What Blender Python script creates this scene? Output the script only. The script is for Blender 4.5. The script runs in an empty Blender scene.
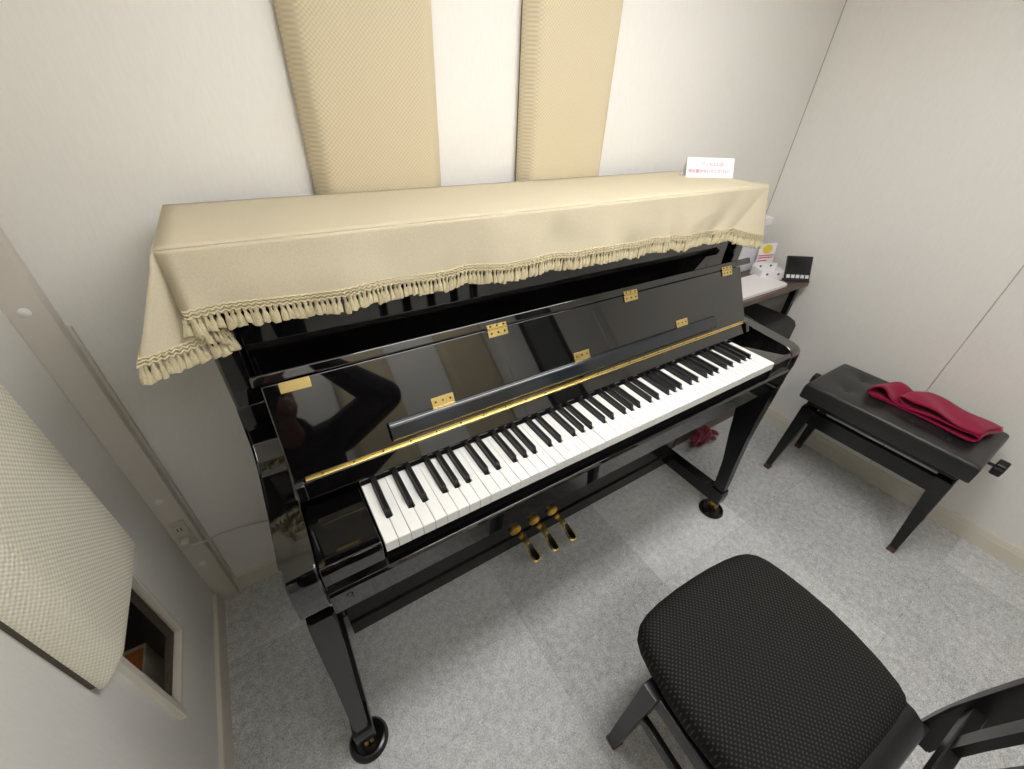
import bpy, bmesh, math, random
from mathutils import Vector, Matrix, noise
random.seed(7)
S = bpy.context.scene
COL = S.collection
PI = math.pi

# ------------------------------------------------------------------ room figures
XL, XR, YB, YF, ZC = -0.477, 2.153, 0.667, -1.32, 2.05
KC = 0.611                       # middle of the keyboard
HW = 0.771                       # half width of the piano over its sides
ZK = 0.80                        # top of the white keys

# ------------------------------------------------------------------ materials
def lin(c):
    return tuple(((v / 255) / 12.92 if v / 255 <= .04045 else ((v / 255 + .055) / 1.055) ** 2.4) for v in c) + (1,)

def mat(name, rgb, rough=.5, metal=0, spec=.5, coat=0, emit=None, sheen=0):
    m = bpy.data.materials.new(name); m.use_nodes = True
    b = m.node_tree.nodes['Principled BSDF']
    b.inputs['Base Color'].default_value = lin(rgb)
    b.inputs['Roughness'].default_value = rough
    b.inputs['Metallic'].default_value = metal
    b.inputs['Specular IOR Level'].default_value = spec
    b.inputs['Coat Weight'].default_value = coat
    b.inputs['Sheen Weight'].default_value = sheen
    if emit:
        b.inputs['Emission Color'].default_value = lin(emit[0])
        b.inputs['Emission Strength'].default_value = emit[1]
    return m

def N(m, t, **kw):
    n = m.node_tree.nodes.new(t)
    for k, v in kw.items():
        if k.startswith('_'): setattr(n, k[1:], v)
        else: n.inputs[k.replace('__', ' ')].default_value = v
    return n

def L(m, a, ao, b, bi):
    m.node_tree.links.new(a.outputs[ao], b.inputs[bi])

def bsdf(m): return m.node_tree.nodes['Principled BSDF']

def coords(m, scale=(1, 1, 1)):
    tc = N(m, 'ShaderNodeTexCoord'); mp = N(m, 'ShaderNodeMapping')
    mp.inputs['Scale'].default_value = scale
    L(m, tc, 'Object', mp, 'Vector')
    return mp

def bump(m, src, out, strength=.3, dist=.001):
    b = N(m, 'ShaderNodeBump', Strength=strength, Distance=dist)
    L(m, src, out, b, 'Height'); L(m, b, 'Normal', bsdf(m), 'Normal')

def math_node(m, op, a, b=None):
    n = N(m, 'ShaderNodeMath', _operation=op)
    for i, s in enumerate((a, b)):
        if s is None: continue
        if isinstance(s, (int, float)): n.inputs[i].default_value = s
        else: m.node_tree.links.new(s, n.inputs[i])
    return n.outputs[0]

def ramp2(m, fac, c0, c1, p0=0., p1=1.):
    r = N(m, 'ShaderNodeValToRGB')
    r.color_ramp.elements[0].color = lin(c0); r.color_ramp.elements[0].position = p0
    r.color_ramp.elements[1].color = lin(c1); r.color_ramp.elements[1].position = p1
    m.node_tree.links.new(fac, r.inputs[0])
    return r

def noisy(m, c0, c1, scale=(50, 50, 50), detail=4, bstr=.2, bdist=.001, p0=.3, p1=.7):
    mp = coords(m, scale)
    n = N(m, 'ShaderNodeTexNoise', Scale=1.0, Detail=detail, Roughness=.6)
    L(m, mp, 'Vector', n, 'Vector')
    r = ramp2(m, n.outputs['Fac'], c0, c1, p0, p1)
    L(m, r, 'Color', bsdf(m), 'Base Color')
    if bstr: bump(m, n, 'Fac', bstr, bdist)
    return m

def weave(m, c0, c1, period, bstr=.6, bdist=.002, power=1.0, both=True):
    """basket weave on walls or seats: product of two sines of the object coordinates"""
    tc = N(m, 'ShaderNodeTexCoord'); sp = N(m, 'ShaderNodeSeparateXYZ')
    L(m, tc, 'Object', sp, 'Vector')
    k = 2 * PI / period
    if both: u = math_node(m, 'ADD', sp.outputs['X'], sp.outputs['Y']); v = sp.outputs['Z']
    else: u, v = sp.outputs['X'], sp.outputs['Y']
    a = math_node(m, 'SINE', math_node(m, 'MULTIPLY', u, k))
    b = math_node(m, 'SINE', math_node(m, 'MULTIPLY', v, k))
    p = math_node(m, 'MULTIPLY', a, b)
    h = math_node(m, 'MULTIPLY_ADD', p, .5); h.node.inputs[2].default_value = .5
    if power != 1: h = math_node(m, 'POWER', h, power)
    r = ramp2(m, h, c0, c1)
    L(m, r, 'Color', bsdf(m), 'Base Color')
    bm_ = N(m, 'ShaderNodeBump', Strength=bstr, Distance=bdist)
    m.node_tree.links.new(h, bm_.inputs['Height']); L(m, bm_, 'Normal', bsdf(m), 'Normal')
    return m

M = {}
M['wall'] = noisy(mat('wall_vinyl', (229, 227, 222), .62, spec=.3), (227, 225, 220), (231, 229, 224), (180, 180, 30), 3, .05, .0004)
M['seam'] = mat('panel_seam', (176, 171, 164), .8)
M['ceiling'] = noisy(mat('ceiling_board', (240, 239, 236), .8), (237, 236, 233), (243, 242, 239), (90, 90, 90), 4, .2)
M['trim'] = mat('cream_trim', (214, 208, 194), .45)
M['trunk'] = mat('trunking_plastic', (206, 200, 190), .45)
M['lacquer'] = mat('black_polished_lacquer', (10, 9, 10), .035, spec=.9, coat=.5)
bsdf(M['lacquer']).inputs['Coat Roughness'].default_value = .02
M['satin'] = mat('black_satin_paint', (16, 16, 18), .22, spec=.5)
M['shelf_face'] = mat('music_shelf_lacquer', (30, 34, 40), .12, spec=.7)
M['ivory'] = mat('white_key_acrylic', (236, 236, 234), .22, spec=.5)
M['ebony'] = mat('black_key_resin', (18, 18, 19), .3, spec=.5)
M['felt'] = mat('dark_felt', (14, 14, 15), .95, spec=.1)
M['brass'] = mat('polished_brass', (230, 206, 138), .26, metal=1)
M['brass_dull'] = mat('aged_brass', (196, 160, 84), .3, metal=1)
M['screw'] = mat('brass_screw_slot', (96, 76, 40), .4, metal=1)
M['cover'] = noisy(mat('cream_cover_cloth', (196, 186, 161), .85, spec=.15, sheen=.05), (190, 180, 155), (202, 192, 168), (420, 420, 420), 3, .25, .0006)
M['fringe'] = noisy(mat('cream_fringe_yarn', (196, 184, 152), .8, spec=.2, sheen=.1), (178, 165, 130), (208, 197, 166), (500, 500, 160), 3, .4, .001)
M['panel'] = weave(mat('beige_basket_weave', (214, 196, 156), .9, spec=.15), (190, 178, 150), (210, 198, 170), .0088, .4, .0012)
M['panel_pale'] = weave(mat('ecru_basket_weave', (205, 198, 172), .9, spec=.15), (208, 203, 184), (238, 234, 217), .0096, .6, .0016)
M['backing'] = mat('dark_backing_board', (88, 80, 68), .8)
M['leather'] = noisy(mat('black_leatherette', (34, 34, 35), .36, spec=.6), (30, 30, 31), (39, 39, 40), (300, 300, 300), 4, .12, .0005)
M['bench_paint'] = mat('black_bench_paint', (12, 12, 13), .18, spec=.5)
M['chair_paint'] = mat('black_chair_paint', (24, 23, 24), .3, spec=.5)
M['rubber'] = mat('brown_rubber_tip', (92, 66, 56), .7)
M['knob'] = mat('black_plastic_knob', (18, 18, 19), .35)
M['steel'] = mat('grey_steel', (120, 120, 122), .35, metal=1)
M['mesh_fabric'] = weave(mat('black_dotted_mesh_fabric', (26, 25, 25), .8, spec=.25), (20, 19, 19), (78, 75, 70), .0105, .3, .001, power=6, both=False)
M['scarf'] = noisy(mat('crimson_felt_scarf', (146, 18, 60), .95, spec=.1, sheen=.15), (138, 14, 54), (154, 24, 66), (700, 700, 700), 3, .25, .0006)
M['bundle'] = noisy(mat('dark_red_chenille', (120, 30, 52), .95, spec=.1, sheen=.3), (78, 16, 32), (116, 32, 50), (160, 160, 160), 3, .5, .002)
M['desk'] = noisy(mat('dark_walnut_veneer', (88, 72, 66), .4), (70, 56, 51), (104, 86, 78), (8, 140, 140), 4, .1, .0004)
M['desk_black'] = mat('black_desk_leg', (20, 20, 21), .4)
M['case'] = mat('black_case_vinyl', (30, 30, 32), .45)
M['paper'] = mat('white_paper', (236, 234, 236), .6)
M['board_white'] = mat('white_tray_plastic', (230, 226, 226), .4)
M['lilac_white'] = mat('pale_grey_card', (214, 212, 220), .55)
M['ink_red'] = mat('red_print', (214, 84, 104), .6)
M['ink_pink'] = mat('overexposed_pink_print', (228, 138, 156), .6)  # overexposure put into the colour: print paler than its ink
M['ink_yellow'] = mat('yellow_print', (232, 208, 60), .6)
M['ink_dark'] = mat('dark_print', (60, 60, 64), .6)
M['device'] = mat('black_device_plastic', (24, 24, 27), .3)
M['screen'] = mat('dark_glossy_screen', (14, 14, 17), .12)
M['button_white'] = mat('white_button', (222, 222, 224), .4)
M['outlet'] = mat('ivory_outlet_plastic', (196, 190, 176), .4)
M['socket'] = mat('dark_socket_hole', (54, 48, 42), .6)
M['cable'] = mat('white_cable', (206, 200, 188), .5)
M['dark_glass'] = mat('dark_door_glass', (104, 109, 106), .25, spec=.4)
M['wood'] = noisy(mat('orange_brown_wood', (176, 104, 52), .45), (160, 90, 42), (190, 118, 62), (60, 60, 6), 4, .1, .0004)
M['corridor'] = mat('corridor_grey', (96, 92, 86), .8)
M['lamp_housing'] = mat('white_lamp_housing', (226, 226, 224), .5)
M['lamp'] = mat('lit_lamp_diffuser', (255, 255, 255), .5, emit=((254, 253, 252), 8.0))
M['lamp_fill'] = mat('fill_lamp_diffuser', (255, 255, 255), .5, emit=((254, 253, 252), 4.4))  # weaker emission for the added fill light
M['corridor_fill'] = mat('corridor_fill_emitter', (255, 255, 255), .5, emit=((255, 236, 210), .8))  # emission of the added corridor fill

g = bpy.data.materials.new('window_pane_glass'); g.use_nodes = True
b = bsdf(g); b.inputs['Base Color'].default_value = (1, 1, 1, 1); b.inputs['Roughness'].default_value = 0
b.inputs['Transmission Weight'].default_value = 1; b.inputs['IOR'].default_value = 1.01
M['glass'] = g

def carpet():
    m = mat('grey_carpet_tiles', (128, 130, 130), .95, spec=.1)
    mp = coords(m, (1, 1, 1))
    T = .519
    off = N(m, 'ShaderNodeVectorMath', _operation='ADD'); off.inputs[1].default_value = (-1.93 + 20 * T, .105 + 20 * T, 0)
    L(m, mp, 'Vector', off, 0)
    sc = N(m, 'ShaderNodeVectorMath', _operation='SCALE'); sc.inputs['Scale'].default_value = 1 / T
    L(m, off, 'Vector', sc, 0)
    fl = N(m, 'ShaderNodeVectorMath', _operation='FLOOR'); L(m, sc, 'Vector', fl, 0)
    wn = N(m, 'ShaderNodeTexWhiteNoise', _noise_dimensions='2D'); L(m, fl, 'Vector', wn, 'Vector')
    fr = N(m, 'ShaderNodeVectorMath', _operation='FRACTION'); L(m, sc, 'Vector', fr, 0)
    sp = N(m, 'ShaderNodeSeparateXYZ'); L(m, fr, 'Vector', sp, 'Vector')
    def edge(o):
        d = math_node(m, 'ABSOLUTE', math_node(m, 'SUBTRACT', o, .5))
        return math_node(m, 'GREATER_THAN', d, .4965)
    e = math_node(m, 'MAXIMUM', edge(sp.outputs['X']), edge(sp.outputs['Y']))
    n1 = N(m, 'ShaderNodeTexNoise', Scale=230, Detail=3, Roughness=.7); L(m, mp, 'Vector', n1, 'Vector')
    n2 = N(m, 'ShaderNodeTexNoise', Scale=46, Detail=5, Roughness=.7); L(m, mp, 'Vector', n2, 'Vector')
    n3 = N(m, 'ShaderNodeTexNoise', Scale=3.0, Detail=2); L(m, mp, 'Vector', n3, 'Vector')
    s = math_node(m, 'ADD', math_node(m, 'MULTIPLY', n1.outputs['Fac'], .75), math_node(m, 'MULTIPLY', n2.outputs['Fac'], .45))
    s = math_node(m, 'ADD', s, math_node(m, 'MULTIPLY', n3.outputs['Fac'], .15))
    s = math_node(m, 'ADD', s, math_node(m, 'MULTIPLY', wn.outputs['Value'], .09))
    s = math_node(m, 'SUBTRACT', s, math_node(m, 'MULTIPLY', e, .045))
    r = ramp2(m, s, (106, 108, 109), (250, 250, 250), .42, 1.02)
    L(m, r, 'Color', bsdf(m), 'Base Color')
    bm_ = N(m, 'ShaderNodeBump', Strength=.6, Distance=.003)
    m.node_tree.links.new(s, bm_.inputs['Height']); L(m, bm_, 'Normal', bsdf(m), 'Normal')
    return m
M['carpet'] = carpet()

# ------------------------------------------------------------------ mesh builder
class MB:
    def __init__(s): s.b = bmesh.new()
    def box(s, x0, x1, y0, y1, z0, z1, bev=0, seg=2, mtx=None):
        vs = [s.b.verts.new((x, y, z)) for x in (x0, x1) for y in (y0, y1) for z in (z0, z1)]
        F = [(0, 1, 3, 2), (4, 6, 7, 5), (0, 4, 5, 1), (2, 3, 7, 6), (0, 2, 6, 4), (1, 5, 7, 3)]
        fs = [s.b.faces.new([vs[i] for i in f]) for f in F]
        return s._fin(vs, fs, bev, seg, mtx)
    def hexa(s, bottom, top, bev=0, seg=2):
        """bottom and top: four points each, same winding"""
        vs = [s.b.verts.new(p) for p in list(bottom) + list(top)]
        fs = [s.b.faces.new([vs[3], vs[2], vs[1], vs[0]]), s.b.faces.new(vs[4:8])]
        for i in range(4):
            j = (i + 1) % 4
            fs.append(s.b.faces.new([vs[i], vs[j], vs[4 + j], vs[4 + i]]))
        return s._fin(vs, fs, bev, seg, None)
    def prism(s, pts, a0, a1, axis='x', bev=0, seg=2, mtx=None):
        """2-D outline pushed along an axis: x -> (y,z), y -> (x,z), z -> (x,y)"""
        def p3(p, a):
            return {'x': (a, p[0], p[1]), 'y': (p[0], a, p[1]), 'z': (p[0], p[1], a)}[axis]
        A = [s.b.verts.new(p3(p, a0)) for p in pts]; B = [s.b.verts.new(p3(p, a1)) for p in pts]
        n = len(pts)
        fs = [s.b.faces.new(A[::-1]), s.b.faces.new(B)]
        for i in range(n):
            j = (i + 1) % n
            fs.append(s.b.faces.new([A[i], A[j], B[j], B[i]]))
        return s._fin(A + B, fs, bev, seg, mtx)
    def _fin(s, vs, fs, bev, seg, mtx):
        if bev:
            ed = list({e for f in fs for e in f.edges})
            r = bmesh.ops.bevel(s.b, geom=ed, offset=bev, segments=seg, affect='EDGES', profile=.5, clamp_overlap=True)
            vs = list({v for f in r['faces'] for v in f.verts} | {v for v in vs if v.is_valid})
        if mtx is not None:
            bmesh.ops.transform(s.b, matrix=mtx, verts=[v for v in vs if v.is_valid])
        return s
    def loft(s, rings, closed=True, cap=True):
        R = [[s.b.verts.new(p) for p in r] for r in rings]
        n = len(R[0])
        for a, c in zip(R, R[1:]):
            for i in range(n if closed else n - 1):
                j = (i + 1) % n
                s.b.faces.new([a[i], a[j], c[j], c[i]])
        if cap and closed:
            s.b.faces.new(R[0][::-1]); s.b.faces.new(R[-1])
        return s
    def lathe(s, prof, c=(0, 0, 0), n=32, axis='z'):
        rings = []
        for r, h in prof:
            ring = []
            for i in range(n):
                a = 2 * PI * i / n
                u, v = r * math.cos(a), r * math.sin(a)
                p = {'z': (u, v, h), 'y': (u, h, -v), 'x': (h, u, v)}[axis]
                ring.append((p[0] + c[0], p[1] + c[1], p[2] + c[2]))
            rings.append(ring)
        return s.loft(rings)
    def tube(s, pts, r, n=8, flat=1.0):
        P = [Vector(p) for p in pts]; rings = []
        up = Vector((0, 0, 1))
        for i, p in enumerate(P):
            t = (P[min(i + 1, len(P) - 1)] - P[max(i - 1, 0)]).normalized()
            a = t.cross(up)
            if a.length < 1e-3: a = t.cross(Vector((1, 0, 0)))
            a.normalize(); b_ = a.cross(t).normalized()
            rr = r[i] if isinstance(r, (list, tuple)) else r
            rings.append([p + a * rr * math.cos(2 * PI * k / n) + b_ * rr * flat * math.sin(2 * PI * k / n) for k in range(n)])
        return s.loft(rings)
    def grid(s, rows):
        R = [[s.b.verts.new(p) for p in r] for r in rows]
        for a, c in zip(R, R[1:]):
            for i in range(len(a) - 1):
                s.b.faces.new([a[i], a[i + 1], c[i + 1], c[i]])
        return s
    def build(s, name, m, parent=None, ang=40, world=True, normals=True):
        if normals: bmesh.ops.recalc_face_normals(s.b, faces=s.b.faces)
        me = bpy.data.meshes.new(name)
        if parent is not None and world:
            root = parent
            while root.parent: root = root.parent
            bmesh.ops.translate(s.b, vec=-Vector(root.location), verts=s.b.verts)
        s.b.to_mesh(me); s.b.free()
        me.materials.append(M[m] if isinstance(m, str) else m)
        me.polygons.foreach_set('use_smooth', [True] * len(me.polygons))
        me.set_sharp_from_angle(angle=math.radians(ang))
        o = bpy.data.objects.new(name, me); COL.objects.link(o)
        if ang <= 50:
            wn = o.modifiers.new('weighted normals', 'WEIGHTED_NORMAL'); wn.keep_sharp = True; wn.weight = 100
        if parent is not None: o.parent = parent
        return o

def tag(o, label, cat, group=None):
    o['label'] = label; o['category'] = cat
    if group: o['group'] = group
    return o
def thing(name, label, cat, loc=(0, 0, 0), rz=0, group=None):
    o = bpy.data.objects.new(name, None); COL.objects.link(o)
    o.empty_display_size = .1
    o.location = loc; o.rotation_euler = (0, 0, rz)
    return tag(o, label, cat, group)
def struct(name, mb, m, parent=None, ang=40):
    o = mb.build(name, m, parent, ang)
    if parent is None: o['kind'] = 'structure'
    return o
def rrect(x0, x1, y0, y1, r, n=5):
    out = []
    for cx, cy, a0 in ((x1 - r, y1 - r, 0), (x0 + r, y1 - r, 90), (x0 + r, y0 + r, 180), (x1 - r, y0 + r, 270)):
        for i in range(n + 1):
            a = math.radians(a0 + 90 * i / n)
            out.append((cx + r * math.cos(a), cy + r * math.sin(a)))
    return out

# ------------------------------------------------------------------ room shell
struct('floor', MB().box(XL - .1, XR + .1, YF - .1, YB + .1, -.08, 0), 'carpet')
struct('ceiling', MB().box(XL - .1, XR + .1, YF - .1, YB + .1, ZC, ZC + .08), 'ceiling')
struct('wall_back', MB().box(XL - .1, XR + .1, YB, YB + .1, 0, ZC), 'wall')
wr = struct('wall_right', MB().box(XR, XR + .1, YF, -.2402, 0, ZC, .0015, 1).box(XR, XR + .1, -.2378, YB, 0, ZC, .0015, 1), 'wall')
struct('wall_front', MB().box(XL - .1, XR + .1, YF - .1, YF, 0, ZC), 'wall')
# left wall with the opening of the low window
WY0, WY1, WZ0, WZ1 = .186, .378, .305, .60
TW = .028                        # thin partition
struct('wall_left', MB().box(XL - TW, XL, YF, WY0 - .01, 0, ZC).box(XL - TW, XL, WY1 + .006, YB, 0, ZC)
       .box(XL - TW, XL, WY0 - .01, WY1 + .006, 0, WZ0 - .006).box(XL - TW, XL, WY0 - .01, WY1 + .006, WZ1 + .006, ZC), 'wall')
w = MB()
w.box(XL - .012, XL + .012, WY0 - .016, WY0, WZ0 - .02, WZ1 + .016, .002)
w.box(XL - .012, XL + .006, WY1, WY1 + .010, WZ0 - .012, WZ1 + .010, .002)
w.box(XL - .012, XL + .006, WY0, WY1, WZ0 - .012, WZ0, .002)
w.box(XL - .012, XL + .006, WY0, WY1, WZ1, WZ1 + .010, .002)
win = struct('window_1', w, 'trim')
MB().box(XL - .010, XL - .006, WY0 + .0005, WY1 - .0005, WZ0 + .0005, WZ1 - .0005).build('window_pane', 'glass', win)
MB().box(XL - TW, XL - .012, WY0 - .01, WY0, WZ0 - .006, WZ1 + .006).box(XL - TW, XL - .012, WY1, WY1 + .006, WZ0 - .006, WZ1 + .006).box(XL - TW, XL - .012, WY0, WY1, WZ0 - .006, WZ0).box(XL - TW, XL - .012, WY0, WY1, WZ1, WZ1 + .006).build('outer_lining', 'backing', win)
# the corridor seen through that window
c = MB()
c.box(-1.35, -1.30, -.5, 1.1, 0, 1.3).box(-1.30, XL - TW, -.55, -.5, 0, 1.3).box(-1.30, XL - TW, 1.1, 1.15, 0, 1.3)
c.box(-1.35, XL - TW, -.55, 1.15, -.05, 0).box(-1.35, XL - TW, -.55, 1.15, 1.3, 1.35)
struct('wall_corridor', c, 'corridor')

def skirting(name, pts, h, axis):
    pass
b_ = MB().prism([(YB, 0), (YB - .013, 0), (YB - .013, .052), (YB - .009, .062), (YB, .066)], XL, XR, 'x')
struct('baseboard_back', b_, 'trim')
b_ = MB().prism([(XR, 0), (XR - .013, 0), (XR - .013, .058), (XR - .010, .060), (XR - .010, .074), (XR - .006, .082), (XR, .084)], YF, YB - .013, 'y')
struct('baseboard_right', b_, 'trim')
b_ = MB().prism([(XL, 0), (XL + .013, 0), (XL + .013, .052), (XL + .009, .062), (XL, .066)], YF, YB - .038, 'y')
struct('baseboard_left', b_, 'trim')
# boxed-in cable trunking in the left corner with round screw caps
t = MB().box(XL, XL + .058, YB - .034, YB, .0, ZC, .003)
t.box(XL + .058, XL + .066, YB - .012, YB, .06, 1.02, .002)
tr = struct('trim_corner', t, 'trunk')
for z in (1.07, .515, .222, 1.6):
    MB().lathe([(.0095, 0), (.0095, -.002), (.006, -.004), (.0001, -.0045)], (XL + .026, YB - .034, z), 16, 'y').build('screw_cap', 'lamp_housing', tr)
struct('trim_right_corner', MB().box(XR - .003, XR, YB - .003, YB, .066, ZC), 'seam')
struct('trim_seam', MB().box(XR - .0004, XR + .004, -.2402, -.2378, .084, ZC), 'seam')

# front wall (seen mirrored in the piano): pale door with a narrow dark-framed window
d = MB().box(1.19, 1.24, YF, YF + .02, 0, 1.95, .003).box(2.06, 2.11, YF, YF + .02, 0, 1.95, .003).box(1.24, 2.06, YF, YF + .02, 1.90, 1.95, .003)
door = struct('door_1', d, 'wall')
leaf = MB().box(1.242, 2.058, YF, YF + .014, .005, 1.898, .002).build('door_leaf', 'wall', door)
MB().box(1.395, 1.432, YF + .014, YF + .026, .70, 1.85, .003).box(1.663, 1.700, YF + .014, YF + .026, .70, 1.85, .003).box(1.432, 1.663, YF + .014, YF + .026, .70, .74, .003).box(1.432, 1.663, YF + .014, YF + .026, 1.81, 1.85, .003).build('window_frame', 'desk_black', leaf)
MB().box(1.432, 1.663, YF + .014, YF + .017, .74, 1.81).build('door_glass', 'dark_glass', leaf)
h_ = MB().lathe([(.012, 0), (.012, .05), (.0001, .05)], (1.98, YF + .014, .95), 16, 'y').tube([(1.98, YF + .058, .95), (1.86, YF + .058, .95)], .009)
h_.build('door_handle', 'steel', leaf)

# ------------------------------------------------------------------ ceiling light and an added fill light
def ceiling_light(x, y, lx, ly, label, m='lamp'):
    t = thing('ceiling_light', label, 'lamp', (x, y, ZC))
    MB().box(x - lx / 2 - .02, x + lx / 2 + .02, y - ly / 2 - .02, y + ly / 2 + .02, ZC - .045, ZC, .004).build('housing', 'lamp_housing', t)
    MB().box(x - lx / 2, x + lx / 2, y - ly / 2, y + ly / 2, ZC - .062, ZC - .046, .004).build('diffuser', m, t)
ceiling_light(.80, -.13, 1.20, .22, 'long white fluorescent ceiling light above the piano keyboard')
ceiling_light(.45, -.98, 1.20, .22, 'long white fill light added on the ceiling behind the photographer, out of view', 'lamp_fill')  # added out of view as fill, to lift the shadows

# ------------------------------------------------------------------ fabric sound panels
def sound_panel(label, kind, x0, x1, y0, y1, z0, z1, axis, m, group=None):
    """fabric wedge-edged board on a thin dark backing; axis is the wall normal"""
    if axis == 'back': out = rrect(x0, x1, z0, z1, .014); f = lambda u, v, d: (u, YB - d, v)
    elif axis == 'front': out = rrect(x0, x1, z0, z1, .014); f = lambda u, v, d: (u, YF + d, v)
    else: out = rrect(y0, y1, z0, z1, .014); f = lambda u, v, d: (XL + d, u, v)
    cu = sum(p[0] for p in out) / len(out); cv = sum(p[1] for p in out) / len(out)
    hu = max(p[0] for p in out) - cu; hv = max(p[1] for p in out) - cv
    def ring(ins, d): return [f(cu + (u - cu) * (1 - ins / hu), cv + (v - cv) * (1 - ins / hv), d) for u, v in out]
    steps = [(0, .0105), (0, .015), (.003, .020), (.010, .029), (.021, .040), (.027, .045), (.034, .0485), (.044, .050), (.060, .0505)]
    o = MB().loft([ring(*q_) for q_ in steps]).build('acoustic_panel', m, None, 60)
    MB().loft([ring(.004, 0), ring(.004, .010)]).build('backing_board', 'backing', o)
    return tag(o, label, 'wall panel', group)
sound_panel('beige woven fabric panel on the back wall above the left half of the piano', '', .112, .427, 0, 0, .62, 1.86, 'back', 'panel')
sound_panel('beige woven fabric panel on the back wall above the right half of the piano', '', .666, .984, 0, 0, .62, 1.86, 'back', 'panel')
sound_panel('pale cream woven fabric panel on the left wall above the low window', '', 0, 0, .104, .405, .612, 1.86, 'left', 'panel_pale')
sound_panel('cream fabric panel mirrored nearest the photographer in the piano fallboard', '', .125, .455, 0, 0, .62, 1.86, 'front', 'panel')
sound_panel('cream fabric panel mirrored in the middle of the piano fallboard', '', .775, 1.112, 0, 0, .62, 1.86, 'front', 'panel')

# ------------------------------------------------------------------ PIANO
SX0, SX1 = KC - HW, KC + HW
AW = .052
P = thing('upright_piano', 'black polished upright piano with open fallboard and 88 keys against the back wall', 'piano', (KC, .30, 0))
def mir(x): return 2 * KC - x
for sgn in (-1, 1):
    X = (lambda x: x) if sgn < 0 else mir
    def sp(a, b): return tuple(sorted((X(a), X(b))))
    x0, x1 = sp(SX0, SX0 + .045)
    MB().prism([(.308, .105), (.308, 1.215), (.60, 1.215), (.60, .105)], x0, x1, 'x', .006, 3).build('side_panel', 'lacquer', P)
    # arm: sweeps out of the side panel and runs forward beside the keys
    x0, x1 = sp(SX0, SX0 + AW)
    arm = [(.32, .95), (.307, .95), (.301, .90), (.288, .868), (.262, .848), (.225, .834), (.15, .825), (.08, .819), (.03, .814), (.012, .810), (.003, .800),
           (-.001, .785), (.000, .74), (.003, .70), (.010, .682), (.022, .671), (.04, .667), (.32, .667)]
    MB().prism(arm, x0, x1, 'x', .005, 3).build('arm', 'lacquer', P, 50)
    # key block between the arm and the last key
    x0, x1 = sp(SX0 + AW + .001, -.004)
    MB().prism([(.0, .70), (.0, .790), (.008, .800), (.150, .7885), (.165, .7875), (.165, .70)], x0, x1, 'x', .002, 2).build('key_block', 'lacquer', P)
    # leg with a slight S curve
    lx0, lx1 = sp(SX0 + .004, SX0 + .050)
    rings = []
    for z, yf, yb, ins in ((.667, .004, .112, 0), (.62, .005, .106, 0), (.52, .008, .092, .001), (.40, .008, .074, .003), (.28, .003, .054, .005), (.20, -.002, .046, .006), (.135, -.005, .042, .006)):
        lean = -.022 * (.667 - z) / .53
        rings.append([(lx0 + ins + lean, yf, z), (lx1 - ins + lean, yf, z), (lx1 - ins + lean, yb, z), (lx0 + ins + lean, yb, z)])
    bm = MB().loft(rings); 
    bmesh.ops.bevel(bm.b, geom=[e for e in bm.b.edges if abs(e.verts[0].co.z - e.verts[1].co.z) > .01], offset=.004, segments=2, affect='EDGES')
    bm.build('leg', 'satin', P, 30)
    tx0, tx1 = (v - .022 for v in sp(SX0 + .004, SX0 + .052))
    MB().prism([(-.010, .066), (-.013, .110), (-.009, .136), (.043, .136), (.060, .122), (.60, .122), (.60, .066)], tx0, tx1, 'x', .004, 2).build('toe_rail', 'satin', P)
    # brass casters, front and back
    for cy in (.013, .55):
        cx = (tx0 + tx1) / 2
        cs = MB().lathe([(.015, .066), (.015, .056), (.010, .052), (.010, .042), (.0001, .042)], (cx, cy, 0), 20)
        for dx in (-.011, .003):
            cs.lathe([(.0001, 0), (.017, 0), (.019, .002), (.019, .007), (.017, .009), (.0001, .009)], (cx + dx, cy, .033 if cy < .1 else .019), 20, 'x')
        cs.box(cx - .014, cx + .014, cy - .006, cy + .006, .038, .056, .002)
        cs.build('caster', 'brass_dull', P)

ix0, ix1 = SX0 + .0455, SX1 - .0455
MB().box(ix0, ix1, .326, .344, .86, 1.214, .004, 3).build('upper_panel', 'lacquer', P)
MB().box(ix0, ix1, .275, .292, .125, .666, .003).build('lower_panel', 'satin', P)
MB().box(ix0, ix1, .268, .295, .062, .124, .003).build('bottom_rail', 'satin', P)
MB().box(ix0, ix1, .57, .60, .105, 1.21, .003).build('back_board', 'satin', P)
MB().box(SX0 - .004, SX1 + .004, .304, .612, 1.216, 1.240, .006, 3).build('lid', 'lacquer', P)
kb = MB().box(SX0 + AW + .001, SX1 - AW - .001, .016, .274, .668, .735, .003)
kb.box(SX0 + AW + .001, SX1 - AW - .001, .19, .324, .735, .812, .002)
kb.build('keybed', 'lacquer', P)
sl = MB().prism([(-.012, .690), (-.012, .742), (-.008, .748), (.010, .748), (.015, .744), (.015, .690)], SX0 + AW + .001, SX1 - AW - .001, 'x', .001, 2)
slip = sl.build('key_slip', 'lacquer', P)
MB().lathe([(.0055, -.012), (.0055, -.015), (.004, -.0162), (.0001, -.0162)], (-.076, 0, .724), 18, 'y').build('lock_button', 'steel', slip)
# key blocks under the keys: dark felt rail seen in the gap below the key fronts
MB().box(0, 52 * .0235, .004, .16, .736, .7635).build('key_rail', 'felt', P)

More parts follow.
